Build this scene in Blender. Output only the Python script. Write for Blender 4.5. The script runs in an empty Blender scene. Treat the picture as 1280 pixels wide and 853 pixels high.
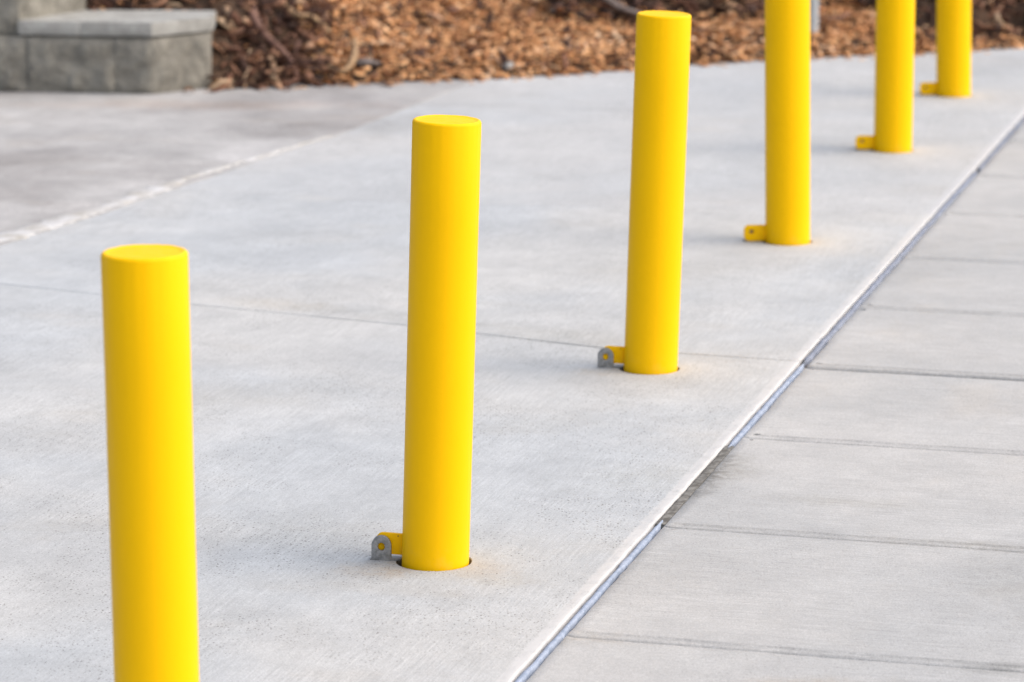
import bpy, bmesh, math, random
import numpy as np
from mathutils import Vector, Matrix
from mathutils.geometry import delaunay_2d_cdt

random.seed(7); rng = np.random.default_rng(11)
S = bpy.context.scene
COL = S.collection
R = math.radians
Z = -0.20

# ------------------------------------------------------------------ helpers
def tag(o, label=None, cat=None, group=None, kind=None):
    if label: o['label'] = label
    if cat: o['category'] = cat
    if group: o['group'] = group
    if kind: o['kind'] = kind
    return o

def empty(name, loc, rot=(0, 0, 0)):
    o = bpy.data.objects.new(name, None)
    COL.objects.link(o); o.location = loc; o.rotation_euler = rot
    o.empty_display_size = 0.05
    return o

def link_mesh(name, me, mat, parent=None):
    o = bpy.data.objects.new(name, me)
    COL.objects.link(o)
    if mat is not None: me.materials.append(mat)
    if parent is not None: o.parent = parent
    return o

def from_bm(name, bm, mat, parent=None, smooth=None):
    bmesh.ops.recalc_face_normals(bm, faces=bm.faces)
    me = bpy.data.meshes.new(name)
    if smooth is not None:
        for f in bm.faces: f.smooth = True
        for e in bm.edges:
            if len(e.link_faces) == 2 and e.calc_face_angle(0) > smooth: e.smooth = False
    bm.to_mesh(me); bm.free()
    return link_mesh(name, me, mat, parent)

# smooth 1D / 2D value noise for geometry
class VN:
    def __init__(s, seed): s.t = np.random.default_rng(seed).random((256, 256)) * 2 - 1
    def __call__(s, x, y=0.0):
        x = np.asarray(x, float); y = np.asarray(y, float) + 0 * x
        xi = np.floor(x).astype(int); yi = np.floor(y).astype(int)
        fx = x - xi; fy = y - yi
        fx = fx * fx * (3 - 2 * fx); fy = fy * fy * (3 - 2 * fy)
        g = lambda a, b: s.t[a % 256, b % 256]
        return ((g(xi, yi) * (1 - fx) + g(xi + 1, yi) * fx) * (1 - fy)
                + (g(xi, yi + 1) * (1 - fx) + g(xi + 1, yi + 1) * fx) * fy)
vn = VN(3)
def sstep(a, b, x):
    t = np.clip((np.asarray(x, float) - a) / (b - a), 0, 1)
    return t * t * (3 - 2 * t)

# ------------------------------------------------------------------ node helper
class NT:
    def __init__(s, name):
        s.m = bpy.data.materials.new(name); s.m.use_nodes = True
        s.t = s.m.node_tree; s.n = s.t.nodes; s.l = s.t.links
        s.b = s.n['Principled BSDF']; s.out = s.n['Material Output']
        s._co = None
    def new(s, typ, **kw):
        n = s.n.new(typ)
        for k, v in kw.items(): setattr(n, k, v)
        return n
    def put(s, sock, v):
        if hasattr(v, 'is_linked') or isinstance(v, bpy.types.NodeSocket): s.l.new(v, sock)
        else: sock.default_value = v
    @property
    def co(s):
        if s._co is None: s._co = s.new('ShaderNodeTexCoord').outputs['Object']
        return s._co
    def map(s, scale=(1, 1, 1), rot=0.0, loc=(0, 0, 0), vec=None):
        # rotate first, then scale
        v = vec or s.co
        if rot:
            m = s.new('ShaderNodeMapping'); s.l.new(v, m.inputs['Vector'])
            m.inputs['Rotation'].default_value = (0, 0, rot); v = m.outputs[0]
        m = s.new('ShaderNodeMapping'); s.l.new(v, m.inputs['Vector'])
        m.inputs['Scale'].default_value = scale; m.inputs['Location'].default_value = loc
        return m.outputs[0]
    def noise(s, vec, scale=1.0, detail=3.0, rough=0.55, dist=0.0):
        n = s.new('ShaderNodeTexNoise'); s.l.new(vec, n.inputs['Vector'])
        n.inputs['Scale'].default_value = scale; n.inputs['Detail'].default_value = detail
        n.inputs['Roughness'].default_value = rough; n.inputs['Distortion'].default_value = dist
        return n.outputs['Fac']
    def math(s, op, a, b=0.0, c=0.0, clamp=False):
        n = s.new('ShaderNodeMath', operation=op, use_clamp=clamp)
        s.put(n.inputs[0], a); s.put(n.inputs[1], b); s.put(n.inputs[2], c)
        return n.outputs[0]
    def rng(s, v, a, b, c=0.0, d=1.0, smooth=True):
        n = s.new('ShaderNodeMapRange'); n.interpolation_type = 'SMOOTHSTEP' if smooth else 'LINEAR'
        s.put(n.inputs['Value'], v)
        for k, x in zip(('From Min', 'From Max', 'To Min', 'To Max'), (a, b, c, d)): s.put(n.inputs[k], x)
        return n.outputs['Result']
    def mix(s, f, a, b, mode='MIX'):
        n = s.new('ShaderNodeMix', data_type='RGBA', blend_type=mode)
        s.put(n.inputs[0], f)
        for sock, v in ((n.inputs[6], a), (n.inputs[7], b)):
            if isinstance(v, tuple): sock.default_value = (*v[:3], 1)
            else: s.l.new(v, sock)
        return n.outputs[2]
    def mul(s, colr, fac):        # multiply a colour by a scalar socket
        n = s.new('ShaderNodeVectorMath', operation='SCALE')
        s.l.new(colr, n.inputs[0]); s.put(n.inputs['Scale'], fac)
        return n.outputs[0]
    def sep(s, v):
        n = s.new('ShaderNodeSeparateXYZ'); s.l.new(v, n.inputs[0]); return n.outputs
    def blob(s, x, y, rx, ry, ang=0.0, wob=0.35, nz=None):
        # soft-edged irregular patch centred on a place of the ground
        X, Y, _ = s.sep(s.co)
        dx = s.math('SUBTRACT', X, x); dy = s.math('SUBTRACT', Y, y)
        c, n = math.cos(ang), math.sin(ang)
        u = s.math('DIVIDE', s.math('ADD', s.math('MULTIPLY', dx, c), s.math('MULTIPLY', dy, n)), rx)
        v = s.math('DIVIDE', s.math('SUBTRACT', s.math('MULTIPLY', dy, c), s.math('MULTIPLY', dx, n)), ry)
        d = s.math('SQRT', s.math('ADD', s.math('MULTIPLY', u, u), s.math('MULTIPLY', v, v)))
        if nz is not None:
            d = s.math('ADD', d, s.math('MULTIPLY', s.math('SUBTRACT', nz, 0.5), wob * 4))
        return s.rng(d, 1.0, 0.1)
    def bump(s, h, strength=0.3, dist=0.002, prev=None):
        n = s.new('ShaderNodeBump'); s.l.new(h, n.inputs['Height'])
        n.inputs['Strength'].default_value = strength; n.inputs['Distance'].default_value = dist
        if prev is not None: s.l.new(prev, n.inputs['Normal'])
        return n.outputs[0]
    def done(s, color=None, rough=None, normal=None, metal=None, **kw):
        if color is not None:
            if isinstance(color, tuple): s.b.inputs['Base Color'].default_value = (*color, 1)
            else: s.l.new(color, s.b.inputs['Base Color'])
        if rough is not None: s.put(s.b.inputs['Roughness'], rough)
        if metal is not None: s.put(s.b.inputs['Metallic'], metal)
        if normal is not None: s.l.new(normal, s.b.inputs['Normal'])
        for k, v in kw.items(): s.b.inputs[k.replace('_', ' ')].default_value = v
        return s.m

ROW = (0.262, 0.965)                       # direction of the bollard row and the long joint
ROWA = math.atan2(0.262, 0.965)            # rotate the plane by this to make the row run along +Y
RJ0 = 0.007
JK, JY = 0.2715, 5.04                      # long joint: x = JK * (y - JY)
def jx(y, off=0.0): return JK * (y - JY) + off / 0.965

# ------------------------------------------------------------------ materials
def concrete(name, lo, hi, cross=False, lip=None, stains=(), brown=0.0, darkmot=0.11, speck=0.8, band=None):
    m = NT(name)
    ang = ROWA + (math.pi / 2 if cross else 0)
    big = m.noise(m.map(), 0.9, 4, 0.55, 0.3)
    med = m.noise(m.map((5, 1.6, 1), ang), 1.0, 4, 0.6, 0.2)
    cloud = m.noise(m.map((1, 1, 1), 0.4, (3, 7, 0)), 4.2, 6, 0.66, 0.3)
    cl2 = m.noise(m.map((1, 1, 1), 1.1, (13, 2, 0)), 19, 4, 0.65, 0.2)
    broom = m.noise(m.map((330, 9, 1), ang), 1.0, 3, 0.6)
    broom2 = m.noise(m.map((120, 3.5, 1), ang, (5, 1, 0)), 1.0, 3, 0.6)
    bmask = m.rng(m.noise(m.map((1, 1, 1), 0.2, (8, 8, 0)), 3.0, 3), 0.35, 0.65, 0.35, 1.0)
    grit = m.noise(m.map(), 330, 3, 0.75)
    grit2 = m.noise(m.map((1, 1, 1), 0, (1, 5, 2)), 120, 3, 0.7)
    c = m.mix(m.rng(big, 0.38, 0.62), lo, hi)
    c = m.mul(c, m.rng(med, 0.3, 0.7, 1 - 0.03, 1 + 0.03, False))
    c = m.mul(c, m.rng(cloud, 0.3, 0.7, 1 - darkmot, 1 + darkmot * 0.8, False))
    c = m.mul(c, m.rng(cl2, 0.3, 0.7, 0.945, 1.05, False))
    c = m.mul(c, m.math('ADD', 1.0, m.math('MULTIPLY', bmask, m.rng(broom, 0.3, 0.7, -0.12, 0.12, False))))
    c = m.mul(c, m.math('ADD', 1.0, m.math('MULTIPLY', bmask, m.rng(broom2, 0.3, 0.7, -0.04, 0.05, False))))
    c = m.mul(c, m.rng(grit, 0.3, 0.7, 0.76, 1.20, False))
    c = m.mul(c, m.rng(grit2, 0.3, 0.7, 0.91, 1.08, False))
    # warm dusty patches
    warm = m.rng(m.noise(m.map((1, 1.6, 1), ang, (11, 3, 0)), 2.1, 4, 0.6), 0.55, 0.75)
    c = m.mix(m.math('MULTIPLY', warm, 0.30 + brown), c, m.mix(1.0, c, (0.98, 0.90, 0.80), 'MULTIPLY'))
    if cross:   # thin dark trowel drags along the brooming
        drag = m.noise(m.map((55, 1.1, 1), ang, (2, 9, 0)), 1.0, 3, 0.6)
        dm = m.rng(m.noise(m.map(), 2.6, 3), 0.5, 0.68)
        c = m.mul(c, m.math('SUBTRACT', 1.0, m.math('MULTIPLY', m.math('MULTIPLY', m.rng(drag, 0.60, 0.72), dm), 0.22)))
    nz = m.noise(m.map(), 11, 6, 0.75)
    brk = m.rng(m.noise(m.map(), 55, 4, 0.75), 0.32, 0.60, 0.25, 1.0)
    for (x, y, rx, ry, a, colr, f) in stains:
        c = m.mix(m.math('MULTIPLY', m.math('MULTIPLY', m.blob(x, y, rx, ry, a, 0.22 if rx < 0.06 else 0.5, nz), brk), f), c, m.mix(1.0, c, colr, 'MULTIPLY'))
    # pits and dark grains
    vo = m.new('ShaderNodeTexVoronoi', feature='F1'); vo.inputs['Scale'].default_value = 165
    m.l.new(m.co, vo.inputs['Vector'])
    rnd = m.sep(vo.outputs['Color'])[0]
    where = m.rng(m.noise(m.map(), 2.3, 3, 0.6), 0.36, 0.58, 0.3, 1.0)
    rad = m.math('MULTIPLY', m.math('MULTIPLY', m.rng(rnd, 0.15, 1.0, 0.05, 0.34, False), where), 1.0)
    pit = m.math('MULTIPLY', m.math('LESS_THAN', vo.outputs['Distance'], rad), m.math('GREATER_THAN', rnd, 0.15))
    c = m.mix(m.math('MULTIPLY', pit, speck), c, m.mix(1.0, c, (0.36, 0.33, 0.30), 'MULTIPLY'))
    h = m.math('ADD', m.math('MULTIPLY', broom, 0.7), m.math('MULTIPLY', grit, 0.5))
    if lip is not None:   # trowelled pale edge: cement cream along the joint, plus painted light caught by its rounding
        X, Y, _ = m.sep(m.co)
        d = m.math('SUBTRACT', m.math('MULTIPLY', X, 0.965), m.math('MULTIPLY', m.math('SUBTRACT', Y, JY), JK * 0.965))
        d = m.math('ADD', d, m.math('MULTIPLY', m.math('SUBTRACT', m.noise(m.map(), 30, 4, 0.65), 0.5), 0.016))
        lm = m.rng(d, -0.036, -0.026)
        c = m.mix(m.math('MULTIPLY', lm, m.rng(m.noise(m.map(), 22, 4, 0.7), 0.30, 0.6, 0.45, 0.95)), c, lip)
    n = m.bump(h, 0.35, 0.0012)
    n = m.bump(cl2, 0.2, 0.004, n)
    return m.done(c, m.rng(cloud, 0.3, 0.7, 0.78, 0.92), n, Specular_IOR_Level=0.35)

rust = (0.97, 0.83, 0.68); grey = (0.82, 0.82, 0.80); dark = (0.55, 0.54, 0.50); warmy = (0.98, 0.93, 0.86)
stL = [(-0.62, 7.0, 0.5, 0.16, 0.35, (0.90, 0.885, 0.86), 0.8), (-0.35, 6.55, 0.35, 0.07, 1.25, (1.08, 1.085, 1.09), 0.8), (-0.75, 6.0, 0.3, 0.12, 0.5, (0.91, 0.89, 0.86), 0.8), (0.02, 6.75, 0.2, 0.10, 0.3, (0.92, 0.905, 0.88), 0.8), (0.35, 8.4, 0.35, 0.2, 0.2, (0.92, 0.91, 0.89), 0.7), (-0.6, 8.9, 0.3, 0.14, 0.1, (0.90, 0.89, 0.88), 0.7), (0.33, 6.9, 0.12, 0.28, -0.3, (1.05, 1.055, 1.06), 0.8), (-0.22, 5.70, 0.10, 0.09, 0, rust, 0.60), (-0.05, 5.70, 0.07, 0.08, 0, rust, 0.45),
       (-0.02, 5.62, 0.10, 0.07, 0, warmy, 0.7), (0.14, 5.45, 0.10, 0.05, 0.9, (.98, .88, .75), 0.5),
       (-0.28, 7.86, 0.34, 0.11, -0.45, (0.80, 0.80, 0.79), 0.8), (-0.55, 7.98, 0.22, 0.10, -0.4, warmy, 0.8),
       (0.12, 7.62, 0.36, 0.11, -0.42, (0.90, 0.88, 0.84), 0.8),
       (0.32, 6.35, 0.30, 0.17, 0.2, (0.90, 0.89, 0.86), 0.9), (0.19, 7.25, 0.09, 0.06, 0, (1, .88, .72), 0.45),
       (-0.34, 5.95, 0.30, 0.22, 0, (0.93, 0.92, 0.90), 0.7), (0.74, 8.78, 0.06, 0.05, 0, (.97, .85, .72), 0.45),
       (-0.19, 5.68, 0.05, 0.05, 0, (0.85, 0.72, 0.58), 0.5)]
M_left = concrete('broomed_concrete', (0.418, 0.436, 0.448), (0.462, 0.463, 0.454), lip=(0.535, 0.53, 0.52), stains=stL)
stF = [(-0.42, 10.75, 0.16, 0.5, -0.3, (0.86, 0.84, 0.82), 0.8), (-0.2, 11.5, 0.14, 0.4, -0.3, (0.86, 0.85, 0.84), 0.8), (-0.45, 10.95, 0.25, 0.3, 0.2, (0.80, 0.79, 0.78), 0.8), (-0.1, 11.3, 0.3, 0.10, 0, (0.84, 0.83, 0.82), 0.7),
       (0.35, 11.2, 0.25, 0.06, 0, (0.82, 0.81, 0.80), 0.7), (1.7, 12.3, 0.7, 0.45, 0, (0.80, 0.80, 0.80), 0.8),
       (0.9, 11.25, 0.4, 0.05, 0, (0.90, 0.89, 0.87), 0.7), (1.15, 10.3, 0.06, 0.06, 0, (.97, .85, .72), 0.45)]
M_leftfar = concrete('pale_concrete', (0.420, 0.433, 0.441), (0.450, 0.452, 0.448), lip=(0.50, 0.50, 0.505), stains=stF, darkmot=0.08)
stS = [(-1.10, 9.65, 0.11, 0.95, -0.39, (1.22, 1.22, 1.22), 0.8), (-0.78, 10.35, 0.16, 0.35, -0.2, (1.25, 1.25, 1.26), 0.8), (-0.62, 10.85, 0.12, 0.20, 0, (0.74, 0.72, 0.71), 0.7), (-1.35, 10.1, 0.45, 0.12, 0.2, (0.82, 0.80, 0.78), 0.7), (-0.5, 11.35, 0.35, 0.35, 0, (1.16, 1.17, 1.19), 0.8), (-1.3, 9.3, 0.5, 0.22, 0.1, (1.12, 1.12, 1.12), 0.8), (-1.0, 11.30, 0.9, 0.16, 0, (1.0, 0.88, 0.80), 0.8), (-1.2, 10.5, 0.7, 0.5, 0.1, (0.86, 0.86, 0.86), 0.7),
       (-0.75, 10.75, 0.2, 0.35, 0.4, (0.78, 0.77, 0.77), 0.8), (-1.4, 11.55, 0.6, 0.06, 0, (1.12, 1.14, 1.16), 0.9)]
M_stained = concrete('stained_concrete', (0.300, 0.287, 0.278), (0.405, 0.398, 0.390), stains=stS, brown=0.2, darkmot=0.20)
stR = [(0.355, 6.30, 0.05, 0.30, -0.27, (0.55, 0.535, 0.51), 0.85), (0.40, 6.38, 0.10, 0.16, -0.27, (0.72, 0.71, 0.68), 0.8),
       (0.60, 6.15, 0.22, 0.05, -0.27, (0.88, 0.87, 0.84), 0.8), (0.8, 5.85, 0.25, 0.05, -0.27, (0.88, 0.86, 0.82), 0.7),
       (0.82, 5.60, 0.10, 0.35, 0.0, (0.86, 0.86, 0.85), 0.8), (0.75, 5.13, 0.15, 0.06, -0.27, (0.75, 0.75, 0.74), 0.8),
       (0.12, 5.30, 0.10, 0.06, 0, (0.98, 0.9, 0.8), 0.6), (0.45, 5.05, 0.16, 0.06, 0, (1.0, .88, .74), 0.5),
       (1.25, 7.55, 0.3, 0.1, -.2, (0.93, 0.92, 0.90), 0.7)]
M_right = concrete('cross_broomed_concrete', (0.376, 0.380, 0.378), (0.436, 0.431, 0.419), cross=True, stains=stR, darkmot=0.08, speck=0.28)

def simple_noise(name, a, b, scale, rough=0.8, bumpd=0.003, detail=5, bs=0.6, stretch=(1, 1, 1), **kw):
    m = NT(name)
    n = m.noise(m.map(stretch), scale, detail, 0.62)
    c = m.mix(m.rng(n, 0.35, 0.65), a, b)
    f = m.noise(m.map(stretch, 0, (3, 1, 2)), scale * 7, 3, 0.6)
    c = m.mul(c, m.rng(f, 0.3, 0.7, 0.85, 1.12, False))
    return m.done(c, rough, m.bump(m.math('ADD', n, m.math('MULTIPLY', f, 0.3)), bs, bumpd), **kw)

M_mortar = simple_noise('pale_mortar', (0.38, 0.36, 0.325), (0.52, 0.52, 0.52), 9, 0.9, 0.004)
M_filler = simple_noise('joint_grit', (0.26, 0.25, 0.235), (0.36, 0.355, 0.34), 25, 0.95)
M_dirt = simple_noise('joint_dirt', (0.05, 0.042, 0.035), (0.11, 0.095, 0.08), 40, 0.95)
M_grime = simple_noise('joint_grime', (0.09, 0.085, 0.075), (0.21, 0.205, 0.19), 60, 0.95, 0.003)
M_joint = simple_noise('joint_dust', (0.12, 0.115, 0.105), (0.24, 0.235, 0.225), 30, 0.95)
M_sleeve = simple_noise('dark_rusty_steel', (0.035, 0.028, 0.022), (0.12, 0.10, 0.085), 60, 0.8)
M_soil = simple_noise('dark_soil', (0.035, 0.020, 0.012), (0.10, 0.055, 0.030), 30, 0.95, 0.01)
M_ground = simple_noise('grey_ground', (0.22, 0.21, 0.19), (0.30, 0.29, 0.27), 1.2, 0.95)
M_seal = simple_noise('blue_grey_sealant', (0.23, 0.28, 0.37), (0.33, 0.38, 0.475), 45, 0.8, 0.002)
M_sealold = simple_noise('weathered_sealant', (0.17, 0.19, 0.24), (0.26, 0.29, 0.36), 60, 0.75, 0.003)
M_block = simple_noise('split_face_block', (0.175, 0.164, 0.138), (0.260, 0.245, 0.208), 14, 0.95, 0.010, 6, 1.0)
M_cap = simple_noise('cast_capstone', (0.265, 0.260, 0.238), (0.365, 0.360, 0.335), 14, 0.85, 0.002, 5, 0.4)
M_stone = simple_noise('grey_stone', (0.25, 0.26, 0.26), (0.38, 0.39, 0.38), 30, 0.85, 0.004)
M_wood1 = simple_noise('pale_peeled_wood', (0.20, 0.12, 0.06), (0.42, 0.27, 0.14), 30, 0.8, 0.003, 4, 0.6, (1, 4, 4))
M_wood2 = simple_noise('reddish_bark', (0.09, 0.042, 0.030), (0.19, 0.10, 0.07), 35, 0.85, 0.004)
M_wood3 = simple_noise('weathered_grey_bark', (0.10, 0.08, 0.07), (0.19, 0.155, 0.14), 30, 0.85, 0.004)
M_leaf = simple_noise('dry_leaf', (0.14, 0.06, 0.025), (0.24, 0.12, 0.05), 60, 0.7, 0.001)
M_teal = simple_noise('teal_plastic', (0.12, 0.30, 0.27), (0.20, 0.40, 0.36), 30, 0.4, 0.001)
M_post = simple_noise('pale_grey_plastic', (0.33, 0.36, 0.38), (0.42, 0.45, 0.47), 12, 0.6, 0.001)

def mk_yellow():
    m = NT('yellow_powder_coat')
    n = m.noise(m.map(), 5, 3)
    op = m.noise(m.map((1, 1, 0.4)), 260, 2, 0.5)
    c = m.mix(m.rng(n, 0.35, 0.65), (0.945, 0.528, 0.0002), (0.955, 0.538, 0.0002))
    # faint scuffs and a few chips in the paint
    sc = m.noise(m.map((60, 60, 9)), 1.0, 4, 0.7)
    scm = m.math('MULTIPLY', m.rng(sc, 0.66, 0.72), m.rng(m.noise(m.map((1, 1, 1), 0, (4, 4, 1)), 9, 2), 0.56, 0.66))
    c = m.mix(m.math('MULTIPLY', scm, 0.35), c, (0.55, 0.30, 0.02))
    vo = m.new('ShaderNodeTexVoronoi'); vo.inputs['Scale'].default_value = 24; m.l.new(m.co, vo.inputs['Vector'])
    chip = m.math('MULTIPLY', m.math('LESS_THAN', vo.outputs['Distance'], 0.045), m.math('GREATER_THAN', m.sep(vo.outputs['Color'])[1], 0.88))
    c = m.mix(m.math('MULTIPLY', chip, 0.7), c, (0.30, 0.15, 0.03))
    # dust splashed up from the ground
    z = m.sep(m.co)[2]
    du = m.math('MULTIPLY', m.rng(z, 0.06, 0.0), m.rng(m.noise(m.map(), 50, 4, 0.7), 0.45, 0.7))
    c = m.mix(m.math('MULTIPLY', du, 0.07), c, (0.50, 0.40, 0.22))
    r = m.rng(sc, 0.4, 0.7, 0.40, 0.52)
    return m.done(c, r, m.bump(op, 0.12, 0.0006), Specular_IOR_Level=0.10)
M_yel = mk_yellow()

def mk_galv():
    m = NT('galvanised_steel')
    n = m.noise(m.map(), 130, 4, 0.65)
    c = m.mix(m.rng(n, 0.35, 0.65), (0.22, 0.22, 0.215), (0.36, 0.36, 0.355))
    g = m.rng(m.noise(m.map(), 60, 4, 0.7), 0.6, 0.72)
    c = m.mix(m.math('MULTIPLY', g, 0.5), c, (0.20, 0.12, 0.07))
    return m.done(c, m.rng(n, 0.3, 0.7, 0.42, 0.62), m.bump(n, 0.4, 0.0006), 0.55)
M_galv = mk_galv()

def mk_chips():
    m = NT('shredded_bark_mulch')
    a = m.new('ShaderNodeAttribute', attribute_name='tint'); t = a.outputs['Fac']
    k = m.new('ShaderNodeAttribute', attribute_name='kindmix').outputs['Fac']
    r1 = m.new('ShaderNodeValToRGB'); m.l.new(t, r1.inputs[0]); e = r1.color_ramp.elements
    e[0].position = 0; e[0].color = (0.14, 0.058, 0.028, 1); e[1].position = 1; e[1].color = (0.80, 0.54, 0.34, 1)
    for p, cc in ((0.25, (0.33, 0.140, 0.058)), (0.5, (0.55, 0.265, 0.110)), (0.8, (0.73, 0.41, 0.19))):
        x = e.new(p); x.color = (*cc, 1)
    r2 = m.new('ShaderNodeValToRGB'); m.l.new(t, r2.inputs[0]); e = r2.color_ramp.elements
    e[0].position = 0; e[0].color = (0.022, 0.012, 0.009, 1); e[1].position = 1; e[1].color = (0.46, 0.32, 0.20, 1)
    for p, cc in ((0.35, (0.080, 0.038, 0.025)), (0.6, (0.18, 0.085, 0.052)), (0.85, (0.32, 0.165, 0.095))):
        x = e.new(p); x.color = (*cc, 1)
    c = m.mix(k, r1.outputs[0], r2.outputs[0])
    f = m.noise(m.map(), 120, 3, 0.6)
    c = m.mul(c, m.rng(f, 0.3, 0.7, 0.8, 1.15, False))
    return m.done(c, 0.8, m.bump(f, 0.4, 0.002), Specular_IOR_Level=0.3)
M_chips = mk_chips()

# ------------------------------------------------------------------ the ground sheet
bm = bmesh.new()
for x, y in ((-300, -300), (300, -300), (300, 300), (-300, 300)): bm.verts.new((x, y, -0.12))
bm.faces.new(bm.verts)
tag(from_bm('ground', bm, M_ground), kind='structure')

# ------------------------------------------------------------------ concrete slabs
def resample(poly, step):
    out = []; n = len(poly)
    for i in range(n):
        a = np.array(poly[i], float); b = np.array(poly[(i + 1) % n], float)
        L = np.linalg.norm(b - a); k = max(1, int(L / step)) if L < 12 else max(1, int(L / (step * 2)))
        for j in range(k): out.append(a + (b - a) * j / k)
    return np.array(out)

def slab(name, poly, mat, rad=0.004, tool=False, jit=0.0012, holes=(), raised=None, step=0.016, bottom=-0.11):
    # poly counter-clockwise; the outline wanders a little, the arris is rounded in rings
    P = resample(poly, step); n = len(P)
    seg = np.roll(P, -1, 0) - P; seg /= np.linalg.norm(seg, axis=1)[:, None]
    nr = np.stack([seg[:, 1], -seg[:, 0]], 1)          # outward
    nn = nr + np.roll(nr, 1, 0); nn /= np.linalg.norm(nn, axis=1)[:, None] + 1e-9
    w = vn(P[:, 0] * 31 + 7, P[:, 1] * 31) * 0.55 + vn(P[:, 0] * 9, P[:, 1] * 9 + 40) * 0.6 + vn(P[:, 0] * 90, P[:, 1] * 90) * 0.35
    P = P + nn * (w * jit)[:, None]
    cum = np.array([i for i in range(n)])
    corners = [k for k in range(n) if abs(np.dot(seg[k], seg[k - 1])) < 0.995 or np.dot(seg[k], seg[k - 1]) < 0]
    cvx = [k for k in corners if seg[k - 1][0] * seg[k][1] - seg[k - 1][1] * seg[k][0] > 0]
    near = [[k for k in cvx if np.linalg.norm(P[i] - P[k]) < 0.25] for i in range(n)]
    def inset(i, off):
        q = P[i] + nn[i] * off
        for _ in range(3):
            for k in near[i]:
                for nv_ in (nr[k], nr[k - 1]):
                    d_ = float(np.dot(q - P[k], nv_))
                    if d_ > off: q = q + nv_ * (off - d_)
        return q
    prof = [(-rad * 2.2, 0), (-rad, 0), (-rad * 0.45, -rad * 0.14), (-rad * 0.1, -rad * 0.5), (0, -rad), (0, bottom)]
    lift = np.zeros(n)
    if raised is not None:
        lift = np.array([1.0 if raised(p) else 0.0 for p in P]) * (0.0010 + 0.0009 * vn(P[:, 0] * 40, P[:, 1] * 40))
        prof = [(-0.020, 0), (-0.013, 1), (-rad * 1.4, 1), (-rad * 0.55, 2), (-rad * 0.1, -rad * 0.5), (0, -rad), (0, bottom)]
    bm = bmesh.new(); rings = []
    if tool: prof = [(-0.026, 0), (-0.0195, 0), (-0.0182, -0.0024), (-0.007, -0.0020), (-0.0025, -0.0040), (-0.0004, -0.0085), (0, -0.012), (0, bottom)]
    ljs = np.array([abs((p[0] - JK * (p[1] - JY)) * 0.965 - RJ0) < 0.006 for p in P])
    wv = vn(P[:, 0] * 14 + 70, P[:, 1] * 14 + 3) + 0.6 * vn(P[:, 0] * 45, P[:, 1] * 45 + 33)
    for off, z in prof:
        ring = []
        for i in range(n):
            zz = lift[i] if z == 1 else (lift[i] * 0.6 if z == 2 else z)
            q = inset(i, off + (0.0035 * wv[i] if tool and -0.021 < off < -0.015 else 0)) if off < 0 else P[i]
            if tool and z == -0.0024: q = inset(i, off + 0.0035 * wv[i])
            if tool and ljs[i] and off < -0.005: zz = zz * 0.12
            ring.append(bm.verts.new((q[0], q[1], zz)))
        rings.append(ring)
    for a, b in zip(rings[:-1], rings[1:]):
        for i in range(n):
            f = bm.faces.new((a[i], a[(i + 1) % n], b[(i + 1) % n], b[i])); f.smooth = True
    inner = rings[0]
    co = [Vector(v.co[:2]) for v in inner]; edges = [(i, (i + 1) % n) for i in range(n)]
    hv = []
    for (hx, hy, hr) in holes:
        base = len(co); m_ = 72
        for j in range(m_):
            a = 2 * math.pi * j / m_
            rr = hr + 0.0007 * float(vn(j * 0.6, hx * 50))
            co.append(Vector((hx + rr * math.cos(a), hy + rr * math.sin(a))))
        edges += [(base + j, base + (j + 1) % m_) for j in range(m_)]
        hv.append((base, m_))
    V, E_, F, ov, _, _ = delaunay_2d_cdt(co, edges, [], 0, 1e-7)
    pts = np.array([c[:] for c in co[:n]])
    def inside(q):
        x, y = q; a = pts; b = np.roll(pts, -1, 0)
        c = ((a[:, 1] > y) != (b[:, 1] > y)) & (x < (b[:, 0] - a[:, 0]) * (y - a[:, 1]) / (b[:, 1] - a[:, 1] + 1e-12) + a[:, 0])
        return c.sum() % 2 == 1
    vm = {}
    for i, o in enumerate(ov):
        src = [s_ for s_ in o if s_ < n]
        vm[i] = inner[src[0]] if src else bm.verts.new((V[i][0], V[i][1], 0))
    inv = {}
    for i, o in enumerate(ov):
        for s_ in o: inv[s_] = i
    for f in F:
        c = sum((Vector(V[i]) for i in f), Vector((0, 0))) / 3
        if any((c - Vector((hx, hy))).length < hr * 0.99 for hx, hy, hr in holes): continue
        if not inside(c): continue
        try: bm.faces.new([vm[i] for i in f])
        except ValueError: pass
    for base, m_ in hv:   # rounded arris and wall of each hole
        r0 = [vm[inv[base + j]] for j in range(m_)]
        cx = sum(v.co.x for v in r0) / m_; cy = sum(v.co.y for v in r0) / m_
        for dr, z in ((-0.0012, -0.0010), (-0.0018, -0.003), (-0.0018, -0.2)):
            r1 = []
            for v in r0:
                d = Vector((v.co.x - cx, v.co.y - cy)); L = d.length; d.normalize()
                base_r = L + (dr if z == -0.0010 else (-0.0006 if z == -0.003 else 0))
                r1.append(bm.verts.new((cx + d.x * base_r, cy + d.y * base_r, z)))
            for j in range(m_):
                bm.faces.new((r0[j], r0[(j + 1) % m_], r1[(j + 1) % m_], r1[j])).smooth = True
            r0 = r1
    me = bpy.data.meshes.new(name)
    bmesh.ops.recalc_face_normals(bm, faces=bm.faces)
    bm.to_mesh(me); bm.free()
    return tag(link_mesh(name, me, mat), kind='structure')

# where the bollards stand: x, y, sideways lean (degrees)
BOL = [(-0.4784, 4.534, -0.38), (-0.1301, 5.7462, 1.71), (0.2949, 7.2832, 1.66),
       (0.7042, 8.8051, -1.02), (1.1356, 10.3392, -0.18), (1.4649, 11.5402, -1.33)]
HOLE_R = 0.0655
HO = [(x - 0.0025, y + 0.002, HOLE_R) for x, y, _ in BOL]

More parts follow.
